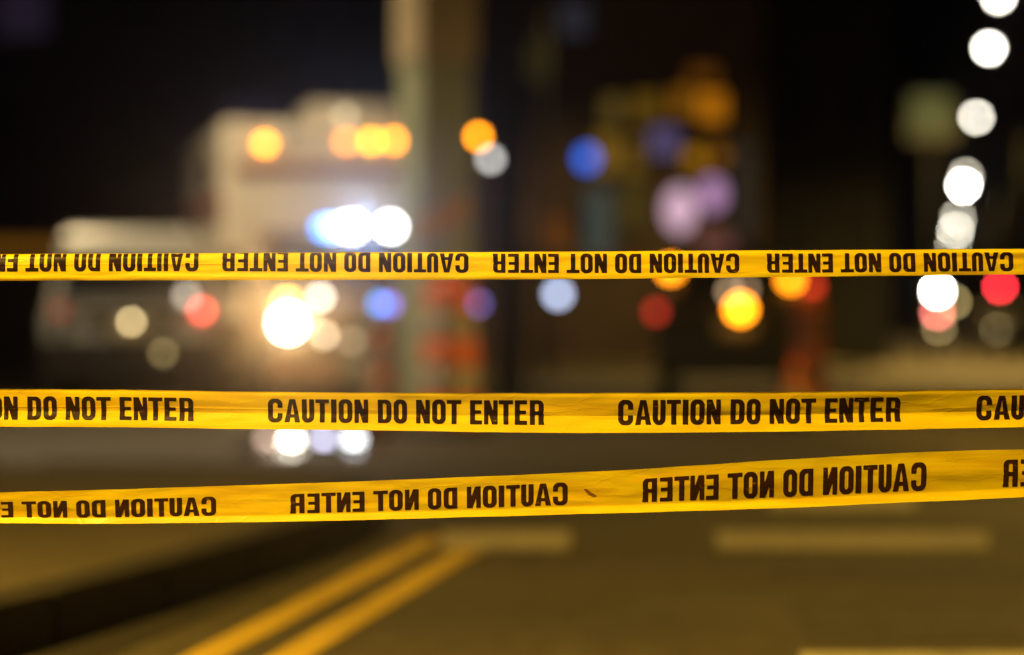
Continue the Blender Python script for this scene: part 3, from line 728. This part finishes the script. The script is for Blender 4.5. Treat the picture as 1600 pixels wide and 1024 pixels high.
T3 = Tape([(-400, 779), (0, 769.8), (230, 763.2), (460, 756), (700, 746.8), (900, 738.6), (1000, 733.3), (1250, 717), (1480, 705.2), (1600, 702.6), (2000, 696)], [(-400, 817), (0, 818), (150, 818.6), (460, 815), (800, 806.5), (1000, 801), (1220, 794.3), (1420, 785.2), (1600, 777.2), (2000, 758)], prof3, 8.7, .5)

# letter shapes as signed distance functions (height 1, negative inside)
def rr(x, y, x0, y0, x1, y1, r):
    cx, cy_ = (x0 + x1) / 2, (y0 + y1) / 2
    qx, qy = abs(x - cx) - (x1 - x0) / 2 + r, abs(y - cy_) - (y1 - y0) / 2 + r
    return math.hypot(max(qx, 0), max(qy, 0)) + min(max(qx, qy), 0) - r
def bx(x, y, x0, y0, x1, y1): return max(x0 - x, x - x1, y0 - y, y - y1)
def cv(x, y, pts):                       # convex polygon, counter-clockwise
    m = -9
    for (ax, ay), (bx_, by_) in zip(pts, pts[1:] + pts[:1]):
        ex, ey = bx_ - ax, by_ - ay; l = math.hypot(ex, ey)
        m = max(m, ((x - ax) * ey - (y - ay) * ex) / l)
    return m
ST, HB = 0.215, 0.165
def gO(x, y, w): return max(rr(x, y, 0, -.012, w, 1.012, .25), -rr(x, y, ST, HB, w - ST, 1 - HB, .09))
def gC(x, y, w): return max(gO(x, y, w), -bx(x, y, w * .5, .385, w + .2, .615))
def gD(x, y, w): return max(rr(x, y, -.6, 0, w, 1, .23), -x, -max(rr(x, y, ST - .4, HB, w - ST, 1 - HB, .09), ST - x))
def gU(x, y, w): return max(rr(x, y, 0, -.012, w, 1.8, .25), y - 1, -rr(x, y, ST, HB, w - ST, 1.9, .09))
def gI(x, y, w): return bx(x, y, 0, 0, w, 1)
def gT(x, y, w): return min(bx(x, y, 0, 1 - HB, w, 1), bx(x, y, w / 2 - ST / 2, 0, w / 2 + ST / 2, 1))
def gE(x, y, w): return min(bx(x, y, 0, 0, ST, 1), bx(x, y, 0, 1 - HB, w, 1), bx(x, y, 0, 0, w, HB), bx(x, y, 0, .43, w * .92, .43 + HB * .9))
def gN(x, y, w): return min(bx(x, y, 0, 0, ST * .88, 1), bx(x, y, w - ST * .88, 0, w, 1), cv(x, y, [(w - .235, 0), (w, 0), (.235, 1), (0, 1)]))
def gA(x, y, w):
    o = cv(x, y, [(0, 0), (w, 0), (w * .69, 1), (w * .31, 1)])
    i1 = cv(x, y, [(w * .385, .345), (w * .615, .345), (w * .5, .80)])
    i2 = cv(x, y, [(ST * .98, -.1), (w - ST * .98, -.1), (w - ST * 1.2, .20), (ST * 1.2, .20)])
    return max(o, -i1, -i2)
def gR(x, y, w):
    stem = bx(x, y, 0, 0, ST, 1)
    bowl = max(rr(x, y, -.6, .40, w * .98, 1, .2), -x, -max(rr(x, y, ST - .4, .40 + HB * .9, w * .98 - ST, 1 - HB * .9, .06), ST - x))
    leg = max(rr(x, y, w * .98 - ST - .01, -.4, w * .98, .52, .10), -y)
    foot = cv(x, y, [(w - ST * .85, 0), (w + .02, 0), (w * .98, .16), (w * .98 - ST, .16)])
    return min(stem, bowl, leg, foot)
G = dict(C=gC, A=gA, U=gU, T=gT, I=gI, O=gO, N=gN, D=gD, E=gE, R=gR)
# (letter, left edge, right edge) across one printed phrase, in 1/1500 of its length
PHR = [('C', 0, 80), ('A', 90, 176), ('U', 184, 252), ('T', 258, 333), ('I', 343, 373), ('O', 384, 459), ('N', 470, 545), ('D', 597, 671), ('O', 683, 756), ('N', 805, 880), ('O', 892, 966), ('T', 972, 1051), ('E', 1098, 1164), ('N', 1174, 1248), ('T', 1254, 1332), ('E', 1341, 1408), ('R', 1423, 1500)]

def letter_cells(ch, w, nx=22, ny=34):
    """marching squares polygons of one letter of width w (in letter heights)"""
    f = G[ch]; m = 0.03; x0, y0 = -m, -m; sx, sy = (w + 2 * m) / nx, (1 + 2 * m) / ny
    val = [[f(x0 + i * sx, y0 + j * sy, w) for j in range(ny + 1)] for i in range(nx + 1)]
    vid = {}; V = []; P = []
    def vert(key, p):
        if key not in vid: vid[key] = len(V); V.append(p)
        return vid[key]
    for i in range(nx):
        for j in range(ny):
            cs = [(i, j), (i + 1, j), (i + 1, j + 1), (i, j + 1)]
            vv = [val[a][b] for a, b in cs]
            if all(q >= 0 for q in vv): continue
            poly = []
            for k in range(4):
                a, b = cs[k], cs[(k + 1) % 4]; va, vb = vv[k], vv[(k + 1) % 4]
                if va < 0: poly.append(vert(a, (x0 + a[0] * sx, y0 + a[1] * sy)))
                if (va < 0) != (vb < 0):
                    t = va / (va - vb); key = (min(a, b), max(a, b))
                    poly.append(vert(key, (x0 + (a[0] + (b[0] - a[0]) * t) * sx, y0 + (a[1] + (b[1] - a[1]) * t) * sy)))
            if len(poly) >= 3: P.append(poly)
    return V, P
CELLS = {}
def cells(ch, w):
    k = (ch, round(w, 3))
    if k not in CELLS: CELLS[k] = letter_cells(ch, w)
    return CELLS[k]

def make_tape(label, tp, starts, length, t0, t1, mode, u0=-1240, u1=2840):
    """mode: 'plain', 'mirror' (seen from the back) or 'turn' (upside down)"""
    NU, NT = 680, 22
    mb = MB()
    ts = [k / NT for k in range(NT + 1)]
    ts = sorted(set([round(x, 4) for x in ts + [0.015, 0.03, .39, .40, .41, .42, .43, .44, .45, .46, .47, .48, .49, .50, .57, .585, .60, .80, .83]]))
    n = len(ts)
    for i in range(NU + 1):
        u = u0 + (u1 - u0) * i / NU
        for t in ts: mb.v.append(tuple(tp.at(u, t)))
    for i in range(NU):
        for j in range(n - 1): mb.f.append((i * n + j, (i + 1) * n + j, (i + 1) * n + j + 1, i * n + j + 1))
    o = mb.build('caution_tape', M_tape, smooth=True)
    tag(o, label, 'caution tape', 'caution tapes stretched across the street')
    for s0 in starts:
        s0, length = s0 if isinstance(s0, tuple) else (s0, length)
        L = MB(); hgt = 37.0 * length / 432
        for ch, a, b in PHR:
            w = (b - a) / 1500 * length / hgt * 1.0
            V, P = cells(ch, w)
            k = len(L.v); keep = []
            for (x, y) in V:
                px = a / 1500 * length + x * hgt
                if mode == 'plain': u = s0 + px
                else: u = s0 + length - px
                ta, tb = t0(u), t1(u)
                t = (tb + (ta - tb) * y) if mode != 'turn' else (ta + (tb - ta) * y)
                keep.append(t > 0.012)
                L.v.append(tuple(tp.at(u, max(t, 0.012), 0.0004)))
            for p in P:
                if any(keep[q] for q in p): L.f.append(tuple(k + q for q in p))
        L.build('lettering', M_ink_back if mode == 'mirror' else M_ink, o, smooth=True)
    return o
k1a = cr([(-1300, -.17), (0, -.17), (300, -.12), (600, .02), (1000, .10), (1400, .14), (2900, .14)])
k1b = cr([(-1300, .665), (0, .665), (300, .67), (600, .725), (1000, .80), (1400, .86), (2900, .86)])
make_tape('highest and narrowest caution tape, its print upside down', T1, [-1075, -65 - 580, -75, 347, 770, 1198, 1624, 2050, 2440], 385, k1a, k1b, 'turn')
make_tape('middle caution tape, the one whose print reads the right way round', T2, [-1226, -678, -130, (418, 432), (966, 442), (1527, 445), 2085], 432, cr([(0, .20), (1600, .175)]), cr([(0, .815), (1600, .80)]), 'plain')
make_tape('lowest caution tape, rising to the right, its print mirrored', T3, [-1200, -648, -97, (453, 434), (1004, 444), (1568, 446), 2130], 434,
          cr([(-1300, .31), (0, .31), (460, .28), (870, .235), (1450, .21), (2900, .21)]), cr([(-1300, .83), (0, .83), (460, .80), (870, .775), (1450, .78), (2900, .78)]), 'mirror')
# scrap of dry leaf stuck to the lowest tape
lp = []
for u, t in ((912, .40), (918, .42), (924, .50), (931, .55), (927, .57), (920, .52), (915, .47)): lp.append(T3.at(u, t, 0.0012))
lf = MB().poly(lp); lb = [Vector(q) - Vector((0, 0.0010, 0)) for q in lp]; lf.poly(lb)
for i in range(len(lp)): j = (i + 1) % len(lp); lf.poly([lp[i], lp[j], lb[j], lb[i]])
tag(lf.build('leaf_scrap', mat('dry_leaf', (.22, .075, .015), 0.8)), 'tiny brown leaf scrap stuck to the lowest tape', 'leaf')
# posts the tapes are tied to, beyond both edges of the picture
for x, side in ((u0x := (-1240 - 800) * K0, 'left'), ((2840 - 800) * K0, 'right')):
    t = thing('tape_post', 'steel post to the %s of the picture holding the tape ends' % side, 'post', (x, D0 + 0.03, 0), 0, 'posts the tapes are tied to')
    MB().cyl((0, 0, 0), (0, 0, 1.45), 0.03, n=14).build('tube', M_steel, t, smooth=True)
    MB().box((0, 0, 0.04), (0.4, 0.4, 0.08)).build('foot', M_black, t, bevel=0.01)
